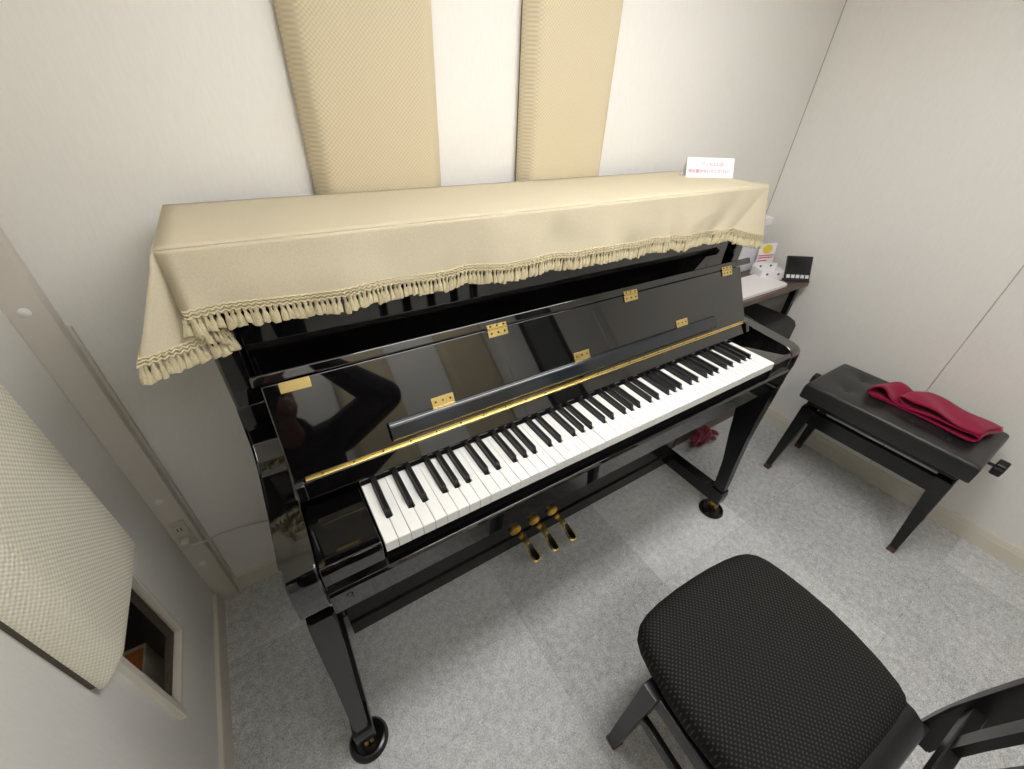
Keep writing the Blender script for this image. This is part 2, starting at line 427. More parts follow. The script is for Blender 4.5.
# keys -----------------------------------------------------------------------
KW = .0235; GAP = .0011; KL = .168
LET = [ 'ABCDEFG'[i % 7] for i in range(52)]
bx = {}                                        # black key centres
OFF = {'A': .0018, 'C': -.0022, 'D': .0022, 'F': -.0032, 'G': 0}
for i in range(51):
    if LET[i] in 'ACDFG':
        bx[i] = (i + 1) * KW + OFF[LET[i]]
BW = .0118; BY0 = .051
for i in range(52):
    x0, x1 = i * KW + GAP / 2, (i + 1) * KW - GAP / 2
    xr = bx[i] - BW / 2 - .0009 if i in bx else x1
    xl = bx[i - 1] + BW / 2 + .0009 if i - 1 in bx else x0
    out = [(x0, 0), (x1, 0), (x1, BY0 - .0015)]
    if xr < x1: out += [(xr, BY0 - .0015)]
    out += [(xr, KL), (xl, KL)]
    if xl > x0: out += [(xl, BY0 - .0015)]
    out += [(x0, BY0 - .0015)] if not (xl == x0) else [(x0, BY0 - .0015)]
    # drop duplicates
    o2 = []
    for p in out:
        if not o2 or (abs(p[0] - o2[-1][0]) + abs(p[1] - o2[-1][1]) > 1e-6): o2.append(p)
    kz = ZK + random.uniform(-.0003, .0003)
    mb = MB().prism(o2, kz - .0235, kz, 'z')
    te = [e for e in mb.b.edges if all(v.co.z > kz - 1e-5 for v in e.verts) and all(v.co.y < BY0 for v in e.verts)]
    bmesh.ops.bevel(mb.b, geom=te, offset=.0008, segments=2, affect='EDGES')
    mb.build('white_key', 'ivory', P)
bk = None
for i, cx in bx.items():
    if bk is None:
        mb = MB(); z0, z1 = .782, ZK + .0122
        w0, w1 = BW / 2, BW / 2 - .0014
        mb.hexa([(cx - w0, BY0, z0), (cx + w0, BY0, z0), (cx + w0, KL, z0), (cx - w0, KL, z0)],
                [(cx - w1, BY0 + .0065, z1), (cx + w1, BY0 + .0065, z1), (cx + w1, KL, z1), (cx - w1, KL, z1)], .0013, 2)
        bk = mb.build('black_key', 'ebony', P); bx0 = cx
    else:
        o = bk.copy(); COL.objects.link(o); o.parent = P; o.location = (cx - bx0, 0, 0)
# felt strip behind the keys
MB().box(0, 52 * KW, .1465, .150, .802, .8115).build('felt_strip', M['felt'], P)

# fallboard --------------------------------------------------------------------
FP = Vector((0, .169, .844)); FU = Vector((0, .092, .184)).normalized(); FN = Vector((0, -FU.z, FU.y))
def fbm(x, t, n_): return FP + Vector((x, 0, 0)) + FU * t + FN * n_
MF = Matrix((( 1, 0, 0, 0), (0, FU.y, FN.y, FP.y), (0, FU.z, FN.z, FP.z), (0, 0, 0, 1)))   # local (x, t, n) -> world
fx0, fx1 = KC - .718, KC + .692
fall = MB().box(fx0, fx1, .004, .1885, -.018, 0, .0025, 2, MF).build('fallboard', 'lacquer', P)
flap = MB().box(KC - .730, KC + .750, .1895, .210, -.020, .0012, .004, 3, MF).build('fallboard_flap', 'lacquer', fall)
# fixed strip in front of it, sloping down to the keys
MB().prism([(.150, .8135), (.149, .8165), (.1655, .8440), (.1685, .8445), (.185, .836), (.185, .8135)], fx0, fx1, 'x', .001, 2).build('fall_strip', 'lacquer', P)
# rounded end pieces of the strip
for x0, x1 in ((fx0 - .001, fx0 + .016), (fx1 - .016, fx1 + .001)):
    MB().prism([(.150, .812), (.144, .820), (.156, .846), (.163, .851), (.172, .851), (.186, .838), (.188, .812)], x0, x1, 'x', .002, 2).build('strip_end', 'lacquer', P)
# long brass piano hinge with knuckles
hg = MB().box(fx0 + .02, fx1 - .005, .1655, .168, .8445, .8452, 0)
hg.box(fx0 + .02, fx1 - .005, .0035, .0085, .0, .0012, 0, 2, MF)
n_ = 34
for i in range(n_):
    xa = fx0 + .02 + (fx1 - fx0 - .025) * i / n_; xb = fx0 + .02 + (fx1 - fx0 - .025) * (i + 1) / n_ - .0006
    hg.tube([(xa, .1675, .8462), (xb, .1675, .8462)], .0030, 10)
piano_hinge = hg.build('long_hinge', 'brass', P)
for i in range(24):
    x = fx0 + .05 + (fx1 - fx0 - .08) * i / 23
    MB().box(x - .0016, x + .0016, .0042, .0074, .0012, .0016, .0004, 1, MF).build('screw', 'screw', piano_hinge)
# folded music shelf on the fallboard
ms = MB().prism([(.017, 0), (.017, .006), (.023, .013), (.049, .015), (.055, .012), (.058, .0)], KC - .53, KC + .525, 'x', .0015, 2, MF)
shelf = ms.build('music_shelf', 'shelf_face', fall)
MB().box(KC - .50, KC + .51, .011, .0165, 0, .004, .001, 1, MF).build('shelf_lip', 'lacquer', shelf)
def hinge_plate(x, t0, t1, n0, parent, plain=False, split=.5):
    mb = MB(); w = .0255
    if plain:
        mb.box(x - w, x + w, t0, t1, n0, n0 + .0014, .0005, 1, MF)
    else:
        tm = t0 + (t1 - t0) * split
        mb.box(x - w, x + w, t0, tm - .0004, n0, n0 + .0016, .0004, 1, MF)
        mb.box(x - w, x + w, tm + .0004, t1, n0, n0 + .0016, .0004, 1, MF)
        for k in range(5):
            a = x - w + 2 * w * k / 5 + .0004; b2 = x - w + 2 * w * (k + 1) / 5 - .0004
            mb.tube([fbm(a, tm, n0 + .0018), fbm(b2, tm, n0 + .0018)], .0021, 8)
    o = mb.build('brass_plate' if plain else 'hinge', 'brass', parent)
    if not plain:
        s_ = MB()
        for t in (t0 + (tm - t0) * .45, tm + (t1 - tm) * .55):
            for dx in (-.017, 0, .017):
                for r in [0]:
                    ring = []
                    p = fbm(x + dx, t, n0 + .0017)
                    pr = []
                    for h in (0, .0004):
                        pr.append([p + FN * h + Vector((1, 0, 0)) * .0024 * math.cos(k * PI / 5) + FU * .0024 * math.sin(k * PI / 5) for k in range(10)])
                    s_.loft(pr)
        s_.build('screw', 'screw', o)
    return o
for x in (.205, .593, .986): hinge_plate(x, .0495, .078, .0065 if False else .0004, fall, split=.22)
hinge_plate(-.054, .168, .1880, .0002, fall, plain=True)
for x in (.369, .792, 1.226): hinge_plate(x, .170, .1985, .0014, fall, split=.66)

# pedals -------------------------------------------------------------------------
for k in range(3):
    x = .502 + .083 * k
    esc = []
    for (y, z, w, th) in ((.268, .124, .008, .009), (.245, .126, .0085, .009), (.222, .120, .010, .008), (.206, .112, .015, .007), (.188, .106, .019, .0065), (.170, .103, .0195, .006), (.159, .101, .015, .0055), (.154, .100, .007, .005)):
        esc.append([(x - w - max(0, y - .2) * .2, y, z), (x - w * .7, y, z + th * .8), (x, y, z + th), (x + w * .7, y, z + th * .8), (x + w, y, z), (x + w * .7, y, z - th * .7), (x - w * .7, y, z - th * .7)])
    ped = MB().loft(esc).build('pedal', 'brass', P, 50)
    pl = MB().prism(rrect(x - .050, x - .006, .142, .180, .017, 6), .2660, .2752, 'y', .001, 2)
    pl.build('pedal_plate', 'brass_dull', P)
    pad = [[(px, y, z + th + .0006 - .0016 * abs(px - x) / w) for px in (x - w * .62, x, x + w * .62)] for (y, z, w, th) in ((.216, .1175, .012, .008), (.200, .110, .0165, .007), (.182, .105, .019, .0065), (.167, .1027, .0175, .006), (.160, .1012, .013, .0056))]
    MB().grid(pad).build('pedal_pad', 'satin', ped, 60, normals=True)

# caster cups under the front casters (cups are things of their own)
for x, lab in ((SX0 + .006, 'black round caster cup under the left front leg of the piano'), (SX1 - .050, 'black round caster cup under the right front leg of the piano')):
    o = MB().lathe([(.0001, 0), (.049, 0), (.051, .004), (.049, .011), (.044, .017), (.038, .0185), (.036, .0165), (.034, .0135), (.0001, .0135)], (0, 0, 0), 40).build('caster_cup', 'satin', None, 35)
    o.location = (x, .013, .0005); tag(o, lab, 'caster cup', 'cups under the piano casters')

# ------------------------------------------------------------------ cream cover with fringe
ZT = 1.2435
cvx0, cvx1, cvy0, cvy1 = SX0 - .012, SX1 + .008, .300, .612
def path():
    """(top point, hem point) all the way round from the left back to the right back"""
    pts = []
    def seg(a, b, n, fn=None):
        for i in range(n):
            f = i / n
            t0 = [a[0][k] + (b[0][k] - a[0][k]) * f for k in range(3)]; h0 = [a[1][k] + (b[1][k] - a[1][k]) * f for k in range(3)]
            if fn: h0 = fn(f, h0)
            pts.append((t0, h0))
    LB = ((cvx0, cvy1, ZT), (-.205, cvy1, 1.125)); LM = ((cvx0, .45, ZT), (-.222, .45, 1.120))
    R = ((cvx0, cvy0 + .004, ZT), (-.240, .252, 1.097)); Tt = ((cvx0 + .001, cvy0 + .001, ZT), (-.120, .302, 1.098)); F = ((cvx0 + .003, cvy0, ZT), (-.170, .283, 1.142))
    F1 = ((.30, cvy0, ZT), (.30, .289, 1.136)); F2 = ((.95, cvy0, ZT), (.95, .289, 1.126))
    V = ((cvx1 - .004, cvy0, ZT), (1.235, .291, 1.122)); RR = ((cvx1, cvy0 + .003, ZT), (1.400, .262, 1.086)); RM = ((cvx1, .45, ZT), (1.418, .45, 1.10)); RB = ((cvx1, cvy1, ZT), (1.412, cvy1, 1.105))
    seg(LB, LM, 10); seg(LM, R, 10)
    seg(R, Tt, 9, lambda f, h: [h[0], h[1] + .012 * math.sin(f * PI), h[2] - .006 * math.sin(f * PI)])
    seg(Tt, F, 4)
    wv = lambda s, o: (lambda f, h: [h[0], h[1] + .006 * math.sin(f * s + o) + .003 * math.sin(f * s * 2.3), h[2] + .0025 * math.sin(f * s * 1.3 + o)])
    seg(F, F1, 26, wv(9, 0)); seg(F1, F2, 36, wv(16, 1)); seg(F2, V, 22, wv(9, 2))
    seg(V, RR, 14, lambda f, h: [h[0], h[1] - .006 * math.sin(f * PI), h[2] - .004 * math.sin(f * PI)])
    seg(RR, RM, 10); seg(RM, RB, 8); pts.append(RB)
    return pts
PT = path()
def skirt_pt(tp, hp, s):
    tp, hp = Vector(tp), Vector(hp)
    out = Vector((hp.x - tp.x, hp.y - tp.y, 0))
    # soft edge over the lid then straight fall
    e = min(1, s / .12)
    p = tp.lerp(hp, s)
    p.z = tp.z + (hp.z - tp.z) * (s if s > .12 else s * e * .6 + s * .4 * e)
    p.y += .0045 * noise.noise(Vector((p.x * 8, s * 2.0, 3.1))) * math.sin(min(1, s * 1.2) * PI * .5)
    return p
cov = MB()
NS = 12
rows = []
for k in range(NS + 1):
    rows.append([skirt_pt(a, h, k / NS) for a, h in PT])
cov.grid(rows)
tops = []
NX, NY = 60, 14
for j in range(NY + 1):
    y = cvy0 + (cvy1 - cvy0) * j / NY
    tops.append([(cvx0 + (cvx1 - cvx0) * i / NX, y, ZT + (.0012 * noise.noise(Vector((i * .35, j * .5, 0))) if 0 < i < NX and 0 < j < NY else 0)) for i in range(NX + 1)])
cov.grid(tops)
bmesh.ops.remove_doubles(cov.b, verts=cov.b.verts, dist=.0008)
cover = cov.build('piano_cover', 'cover', None, 180)
sm = cover.modifiers.new('thickness', 'SOLIDIFY'); sm.thickness = .0016; sm.offset = 1
tag(cover, 'cream fringed cloth cover draped over the top of the piano', 'cloth cover')
# fringe: heading braid and tassels along the hem
hem = [Vector(h) for a, h in PT]; topv = [Vector(a) for a, h in PT]
cum = [0]
for a, b2 in zip(hem, hem[1:]): cum.append(cum[-1] + (b2 - a).length)
def along(d):
    for i in range(len(cum) - 1):
        if cum[i + 1] >= d:
            f = (d - cum[i]) / max(1e-9, cum[i + 1] - cum[i])
            return hem[i].lerp(hem[i + 1], f), (hem[i].lerp(hem[i + 1], f) - topv[i].lerp(topv[i + 1], f)).normalized(), (hem[i + 1] - hem[i]).normalized()
    return hem[-1], (hem[-1] - topv[-1]).normalized(), (hem[-1] - hem[-2]).normalized()
br = MB(); nd = int(cum[-1] / .0055)
for lane, (up, amp) in enumerate(((.0015, .002), (.0075, .002), (.0125, .0012))):
    pts = []
    for i in range(nd + 1):
        p, dn, tg = along(min(cum[-1] - 1e-4, i * .0055))
        nr = dn.cross(tg).normalized()
        if nr.y > 0 and abs(nr.y) > .3: nr = -nr
        pts.append(p - dn * (up + amp * (1 if i % 2 else -1)) + nr * .0022)
    br.tube(pts, .0022, 5)
br.build('braid', 'fringe', cover, 60)
ts = MB(); d = .004
while d < cum[-1]:
    p, dn, tg = along(d)
    down = (dn * .35 + Vector((0, 0, -1)) * .65 + tg * random.uniform(-.16, .16)).normalized()
    nr = down.cross(tg).normalized()
    side = tg
    ln = random.uniform(.025, .031)
    w = random.uniform(.0054, .0068)
    rings = []
    for f, wf, tf in ((-.08, .45, .6), (.10, .62, .8), (.22, .42, .6), (.5, .85, .9), (.8, 1.05, 1.0), (1.0, 1.15, .8)):
        c_ = p + down * ln * f
        rings.append([c_ + side * w * wf * math.cos(k * PI / 3) * (1 + .18 * math.sin(k * 2.3 + d * 900)) + nr * w * .75 * tf * math.sin(k * PI / 3) + (down * random.uniform(-.0022, .0022) if f == 1.0 else Vector((0, 0, 0))) for k in range(6)])
    ts.loft(rings)
    d += random.uniform(.0082, .0100)
ts.build('fringe', 'fringe', cover, 60)

# ------------------------------------------------------------------ folded paper sign on the cover
A, B2 = Vector((1.236, .509, 0)), Vector((1.386, .437, 0))
mid = (A + B2) / 2; rz = math.atan2(B2.y - A.y, B2.x - A.x)
sg = thing('tent_sign', 'small white folded card sign with red Japanese writing standing on the cream cover', 'sign', (mid.x, mid.y, ZT + .002), rz)
hw = .083
mb = MB()
pr = [(-.014, 0), (.026, 0), (.007, .056)]
t_ = .0008
def tentface(a, b3, hw_): return [(-hw_, a[0], a[1]), (hw_, a[0], a[1]), (hw_, b3[0], b3[1]), (-hw_, b3[0], b3[1])]
for a, b3 in ((pr[0], pr[2]), (pr[1], pr[2])):
    dv = Vector((0, b3[0] - a[0], b3[1] - a[1])).normalized(); nn = Vector((0, dv.z, -dv.y)) * t_
    q0 = [Vector(p) for p in tentface(a, b3, hw)]; q1 = [p + nn for p in q0]
    mb.hexa(q0, q1)
mb.box(-hw, hw, pr[0][0], pr[1][0], 0, .0007)
card = mb.build('card', 'paper', sg, world=False)
def text(body, size, m, parent, mtx, name='lettering', ext=.0002):
    cu = bpy.data.curves.new('txt', 'FONT'); cu.body = body; cu.size = size; cu.align_x = 'CENTER'; cu.align_y = 'CENTER'; cu.extrude = ext
    cu.offset = size * .008
    o = bpy.data.objects.new('txt', cu); COL.objects.link(o)
    dg = bpy.context.evaluated_depsgraph_get(); dg.update()
    me = bpy.data.meshes.new_from_object(o.evaluated_get(dg)); bpy.data.objects.remove(o)
    me.transform(mtx); me.materials.clear(); me.materials.append(M[m])
    r = bpy.data.objects.new(name, me); COL.objects.link(r); r.parent = parent
    return r
tilt = math.atan2(pr[2][1] - pr[0][1], pr[2][0] - pr[0][0])
base = Matrix.Translation((0, pr[0][0], pr[0][1])) @ Matrix.Rotation(tilt, 4, 'X')
text('ピアノの上には', .0128, 'ink_pink', card, base @ Matrix.Translation((0, .040, .0012)))
text('物を置かないでください！', .0128, 'ink_pink', card, base @ Matrix.Translation((.0, .019, .0012)))

# ------------------------------------------------------------------ piano bench
BX0, BX1, BY, BH = 1.752, 2.088, (-.512, .046), .515
bn = thing('piano_bench', 'black adjustable piano bench with tufted leatherette seat along the right wall', 'bench', ((BX0 + BX1) / 2, (BY[0] + BY[1]) / 2, 0))
def cushion(x0, x1, y0, y1, z0, z1, dimples, crown=.008):
    mb = MB(); nx, ny = 30, 44
    def zt(u, v):
        e = min(u, 1 - u) * (x1 - x0); f = min(v, 1 - v) * (y1 - y0)
        r = .015
        k = 0
        for q_ in (e, f):
            if q_ < r: k += (r - math.sqrt(max(0, r * r - (r - q_) ** 2)))
        z = z1 - k * .8 + crown * (math.sin(PI * u) * math.sin(PI * v)) ** .5
        x, y = x0 + u * (x1 - x0), y0 + v * (y1 - y0)
        for (a, b4) in dimples:
            dd = ((x - a) ** 2 + (y - b4) ** 2) ** .5
            z -= .013 * math.exp(-(dd / .016) ** 2) + .009 * math.exp(-(dd / .048) ** 2)
        return z
    us = [0, .01, .022, .04, .06] + [.06 + .88 * i / (nx - 10) for i in range(1, nx - 10)] + [.94, .96, .978, .99, 1]
    vs_ = [0, .006, .014, .025, .04] + [.04 + .92 * i / (ny - 10) for i in range(1, ny - 10)] + [.96, .975, .986, .994, 1]
    rows = [[(x0 + u * (x1 - x0), y0 + v * (y1 - y0), zt(u, v)) for u in us] for v in vs_]
    mb.grid(rows)
    per = [rows[0][i] for i in range(len(us))] + [rows[j][-1] for j in range(1, len(vs_))] + [rows[-1][i] for i in range(len(us) - 2, -1, -1)] + [rows[j][0] for j in range(len(vs_) - 2, 0, -1)]
    per.append(per[0])
    mb.grid([per, [(x, y, z0 + .004) for x, y, z in per], [(x + (.004 if x < (x0 + x1) / 2 else -.004), y + (.004 if y < (y0 + y1) / 2 else -.004), z0) for x, y, z in per]])
    bmesh.ops.remove_doubles(mb.b, verts=mb.b.verts, dist=.0003)
    mb.box(x0 + .004, x1 - .004, y0 + .004, y1 - .004, z0 - .001, z0 + .003)
    return mb
dim = [(BX0 + (BX1 - BX0) * a, BY[1] - (BY[1] - BY[0]) * b5) for a in (.33, .76) for b5 in (.20, .40, .60, .80)]
cu = cushion(BX0, BX1, BY[0], BY[1], BH - .07, BH, dim).build('seat_cushion', 'leather', bn, 50)
for x, y in dim:
    MB().lathe([(.0095, -.004), (.0093, .001), (.006, .0036), (.0001, .0046)], (x, y, BH - .0115), 16).build('button', 'leather', cu)
MB().box(BX0 + .03, BX1 - .03, BY[0] + .03, BY[1] - .03, BH - .10, BH - .071, .003).build('lift_frame', 'bench_paint', bn)
fz0, fz1 = BH - .185, BH - .118
fx = (BX0 + .022, BX1 - .022); fy = (BY[0] + .022, BY[1] - .022)
for y0, y1, x0, x1 in ((fy[0] + .01, fy[1] - .01, fx[0] + .004, fx[0] + .030), (fy[0] + .01, fy[1] - .01, fx[1] - .030, fx[1] - .004), (fy[0] + .004, fy[0] + .030, fx[0] + .03, fx[1] - .03), (fy[1] - .030, fy[1] - .004, fx[0] + .03, fx[1] - .03)):
    MB().box(x0, x1, y0, y1, fz0, fz1, .004).build('frame_rail', 'bench_paint', bn)
for sx in (0, 1):
    for sy in (0, 1):
        xo = fx[0] if sx == 0 else fx[1]; yo = fy[0] if sy == 0 else fy[1]
        ix = 1 if sx == 0 else -1; iy = 1 if sy == 0 else -1
        xf = (1.790 if sx == 0 else 2.102); yf = (-.505 if sy == 0 else .044)
        lg = MB().hexa([(xf, yf, .022), (xf + ix * .026, yf, .022), (xf + ix * .026, yf + iy * .026, .022), (xf, yf + iy * .026, .022)],
                       [(xo, yo, fz1 + .006), (xo + ix * .052, yo, fz1 + .006), (xo + ix * .052, yo + iy * .052, fz1 + .006), (xo, yo + iy * .052, fz1 + .006)], .004, 2).build('leg', 'bench_paint', bn)
        MB().box(min(xf, xf + ix * .026) - .001, max(xf, xf + ix * .026) + .001, min(yf, yf + iy * .026) - .001, max(yf, yf + iy * .026) + .001, 0, .0215, .003).build('foot_tip', 'rubber', lg)
for iy, y in ((1, BY[1]), (-1, BY[0])):
    # height knob on a short shaft at each end
    mb = MB(); xk, zk_ = 1.985, BH - .086
    mb.lathe([(.006, -.05), (.006, .021)], (xk, y, zk_), 14, 'y') if iy > 0 else mb.lathe([(.006, -.021), (.006, .05)], (xk, y, zk_), 14, 'y')
    prof = [(.0001, 0), (.028, 0), (.031, .003), (.031, .025), (.028, .029), (.0001, .030)]
    y0 = y + .020 if iy > 0 else y - .068
    rings = []
    for r_, h2 in prof:
        rings.append([(xk + r_ * (1 + .05 * math.cos(8 * a)) * math.cos(a), y0 + h2 + (.0 if iy > 0 else .018), zk_ + r_ * (1 + .05 * math.cos(8 * a)) * math.sin(a)) for a in [2 * PI * i / 40 for i in range(40)]])
    mb.loft(rings)
    mb.build('height_knob', 'knob', bn)

# crimson scarf folded on the bench -----------------------------------------------
def scarf():
    # side outline of the fold: s = distance along the bench towards the viewer, z = height above seat
    key = [(.020, .001), (.100, .0015), (.215, .0015), (.330, .003), (.375, .005), (.397, .012), (.404, .022), (.396, .031), (.37, .034), (.33, .030), (.25, .017), (.17, .012), (.115, .012),
           (.085, .022), (.062, .037), (.040, .042), (.018, .034), (.004, .018), (.010, .008), (.05, .0065), (.12, .007), (.155, .012), (.135, .024), (.115, .039), (.118, .050), (.140, .053), (.18, .046), (.25, .040), (.33, .040), (.40, .040)]
    # smooth resample
    def cat(p0, p1, p2, p3, t):
        return tuple(.5 * (2 * b + (c - a) * t + (2 * a - 5 * b + 4 * c - d) * t * t + (3 * b - a - 3 * c + d) * t ** 3) for a, b, c, d in zip(p0, p1, p2, p3))
    pts = []
    for i in range(len(key) - 1):
        p = [key[max(0, i - 1)], key[i], key[i + 1], key[min(len(key) - 1, i + 2)]]
        for j in range(5): pts.append(cat(*p, j / 5))
    pts.append(key[-1])
    return pts
sp_ = scarf()
mb = MB(); rows = []
seat_z = BH + .005
NWD = 12
for wv_ in range(NWD + 1):
    f = wv_ / NWD
    row = []
    for k, (s, z) in enumerate(sp_):
        tt = k / len(sp_)
        x = 1.872 + .168 * f + .016 * math.sin(s * 9)
        y = -.118 - s * .84 - .03 * f + .01 * math.sin(f * 3)
        zz = seat_z + z * (1 - .45 * f + .12 * math.sin(s * 34 + f * 2)) + .003 * math.sin(f * 7 + s * 30) * min(1, z / .02) + .003
        row.append((x, y, zz))
    rows.append(row)
mb.grid(rows)
sc1 = mb.build('scarf', 'scarf', None, 180)
md = sc1.modifiers.new('thickness', 'SOLIDIFY'); md.thickness = .0042; md.offset = 0
tag(sc1, 'crimson red scarf folded in loops on the black piano bench', 'scarf')

# ------------------------------------------------------------------ chair in the foreground
CR = math.radians(-3.5)
ch = thing('piano_chair', 'black chair with dotted mesh seat and slatted back in the right foreground', 'chair', (.666, -.460, 0), CR)
CZ = .455
def seat_outline():
    """seat seen from above, front towards +y: bowed sides, rounded front corners, narrower back"""
    half = [(0, .222), (.06, .221), (.12, .217), (.165, .210), (.195, .200), (.215, .184), (.227, .160), (.236, .12), (.243, .06), (.245, .0), (.240, -.06), (.229, -.12), (.214, -.165), (.203, -.180), (.185, -.190), (.12, -.193), (.06, -.194)]
    return half + [(0, -.194)] + [(-x, y) for x, y in half[:0:-1]]
so = seat_outline()
mb = MB(); rings = []
for z, k in ((CZ - .075, .94), (CZ - .072, .975), (CZ - .06, .992), (CZ - .035, 1.0), (CZ - .018, .985), (CZ - .008, .955), (CZ - .002, .90), (CZ + .003, .80), (CZ + .007, .6), (CZ + .009, .35), (CZ + .0095, .1)):
    rings.append([(x * k, y * k, z) for x, y in so])
mb.loft(rings)
seat = mb.build('seat', 'mesh_fabric', ch, 70, world=False)
# rear elastic skirt of the seat cover and the bracket behind it
mb = MB(); rings = []
for y, hw_, z0, z1 in ((-.180, .196, CZ - .060, CZ - .016), (-.200, .194, CZ - .066, CZ - .016), (-.216, .190, CZ - .072, CZ - .022), (-.228, .184, CZ - .076, CZ - .034), (-.232, .178, CZ - .074, CZ - .048)):
    rings.append([(-hw_, y, z0), (hw_, y, z0), (hw_, y, z1), (-hw_, y, z1)])
mb.loft(rings)
bmesh.ops.bevel(mb.b, geom=[e for e in mb.b.edges if abs(e.verts[0].co.y - e.verts[1].co.y) > .001], offset=.008, segments=2, affect='EDGES')
mb.build('cover_skirt', 'case', seat, 40, world=False)
# under frame: aprons and stretchers
az0, az1 = CZ - .125, CZ - .078
for a in ((-.246, -.224, -.13, .08, az0, az1), (.224, .246, -.13, .08, az0, az1), (-.22, .22, .080, .102, az0, az1), (-.22, .22, -.170, -.148, az0, az1)):
    MB().box(a[0], a[1], a[2], a[3], a[4], a[5], .003).build('apron', 'chair_paint', ch, world=False)
for x in (-.246, .246):
    MB().box(x - .009, x + .009, -.14, .085, .225, .255, .003).build('side_stretcher', 'chair_paint', ch, world=False)
for sx in (-1, 1):
    for sy in (-1, 1):
        xt, yt = sx * .235, (.092 if sy > 0 else -.150)
        xb, yb = sx * .258, (.104 if sy > 0 else -.175)
        w0, w1 = .015, .021
        lg = MB().hexa([(xb - w0, yb - w0, .02), (xb + w0, yb - w0, .02), (xb + w0, yb + w0, .02), (xb - w0, yb + w0, .02)],
                       [(xt - w1, yt - w1, CZ - .076), (xt + w1, yt - w1, CZ - .076), (xt + w1, yt + w1, CZ - .076), (xt - w1, yt + w1, CZ - .076)], .003, 2).build('leg', 'chair_paint', ch, world=False)
        MB().box(xb - .017, xb + .017, yb - .017, yb + .017, 0, .020, .004).build('foot_tip', 'rubber', lg, world=False)
# backrest
bk_ = [(-.246, .30), (-.246, .44), (-.254, .55), (-.270, .70), (-.300, .88)]
def back_y(z):
    for (y0, z0), (y1, z1) in zip(bk_, bk_[1:]):
        if z <= z1: return y0 + (y1 - y0) * (z - z0) / (z1 - z0)
    return bk_[-1][0]
for sx in (-1, 1):
    mb = MB(); rings = []
    for z in (.31, .40, .46, .52, .60, .70, .80, .875):
        y = back_y(z); x = sx * .248
        rings.append([(x - .013, y - .024, z), (x + .013, y - .024, z), (x + .013, y + .020, z), (x - .013, y + .020, z)])
    mb.loft(rings); bmesh.ops.bevel(mb.b, geom=[e for e in mb.b.edges if abs(e.verts[0].co.z - e.verts[1].co.z) > .01], offset=.004, segments=2, affect='EDGES')
    mb.build('back_post', 'chair_paint', ch, 30, world=False)
for z0, z1 in ((.475, .510), (.80, .865)):
    y = back_y((z0 + z1) / 2)
    MB().box(-.236, .236, y - .012, y + .010, z0, z1, .004).build('back_rail', 'chair_paint', ch, world=False)
for x in (-.13, 0, .13):
    mb = MB(); rings = []
    for z in (.505, .57, .65, .73, .805):
        y = back_y(z)
        rings.append([(x - .020, y - .008, z), (x + .020, y - .008, z), (x + .020, y + .006, z), (x - .020, y + .006, z)])
    mb.loft(rings); mb.build('back_slat', 'chair_paint', ch, 30, world=False)
MB().box(-.236, .236, -.240, -.171, CZ - .118, CZ - .080, .003).build('back_bracket', 'steel', ch, world=False)

# ------------------------------------------------------------------ side table at the right end of the piano
TX0, TX1, TY0, TY1, TZ = 1.452, 2.128, .336, .648, .79
tb = thing('side_table', 'dark walnut side table with black legs in the corner behind the piano', 'table', ((TX0 + TX1) / 2, (TY0 + TY1) / 2, 0))
MB().prism(rrect(TX0, TX1, TY0, TY1, .015), TZ - .022, TZ, 'z', .002, 2).build('tabletop', 'desk', tb)
for x in (TX0 + .03, TX1 - .055):
    for y in (TY0 + .02, TY1 - .045):
        MB().box(x, x + .026, y, y + .026, 0, TZ - .022, .003).build('leg', 'desk_black', tb)
MB().box(TX0 + .02, TX1 - .02, TY0 + .035, TY1 - .02, .50, .518, .002).build('shelf', 'desk_black', tb)
MB().box(TX0 + .056, TX1 - .055, TY0 + .022, TY0 + .040, .0, .105, .002).build('foot_bar', 'desk', tb)
cs = MB().prism([(.282, .522), (.282, .600), (.296, .622), (.330, .632), (.56, .632), (.56, .522)], 1.513, 2.052, 'x', .006, 2).build('equipment_case', 'case', None)
tag(cs, 'black box with rounded front edge on the lower shelf of the walnut side table', 'case')
# things on the table
tray = MB().prism(rrect(1.545, 1.955, .352, .500, .018), TZ + .0004, TZ + .012, 'z', .003, 2)
tag(tray.build('lap_board', 'board_white', None), 'white flat board with rounded corner lying at the front of the walnut side table', 'board')
bx_ = thing('file_box', 'tall pale grey box standing behind the cover at the back of the side table', 'box', (1.955, .60, TZ + .0004))
MB().box(1.87, 2.025, .565, .640, TZ + .0004, TZ + .21, .003).build('body', 'lilac_white', bx_)
MB().box(1.866, 2.029, .561, .644, TZ + .211, TZ + .245, .003).build('box_lid', 'paper', bx_)
lf = thing('leaflet', 'white leaflet with yellow and red print leaning up behind the small white box', 'leaflet', (2.045, .53, TZ + .0004), math.radians(-14))
lm = Matrix.Rotation(math.radians(-9), 4, 'X')
sheet = MB().box(-.052, .052, -.001, .001, 0, .128, 0, 2, lm).build('sheet', 'paper', lf, world=False)
MB().lathe([(.0001, -.0012), (.020, -.0012), (.020, -.0018), (.0001, -.0018)], (.0, 0, .102), 24, 'y').build('yellow_mark', 'ink_yellow', sheet, world=False)
for o in [sheet.children[0]]:
    o.data.transform(Matrix.Scale(1.5, 4, (1, 0, 0))); o.data.transform(lm)
rd = MB()
for z, x0, x1 in ((.070, -.046, .046), (.060, -.046, .040), (.046, -.046, .010)):
    rd.box(x0, x1, -.0016, -.0011, z, z + .005, 0, 2, lm)
rd.build('red_lines', 'ink_red', sheet, world=False)
wb = thing('punched_box', 'small open white box with round holes beside the black device', 'box', (1.984, .472, TZ + .0004), math.radians(-28))
mb = MB(); w2, d2, h2, th = .060, .040, .040, .002
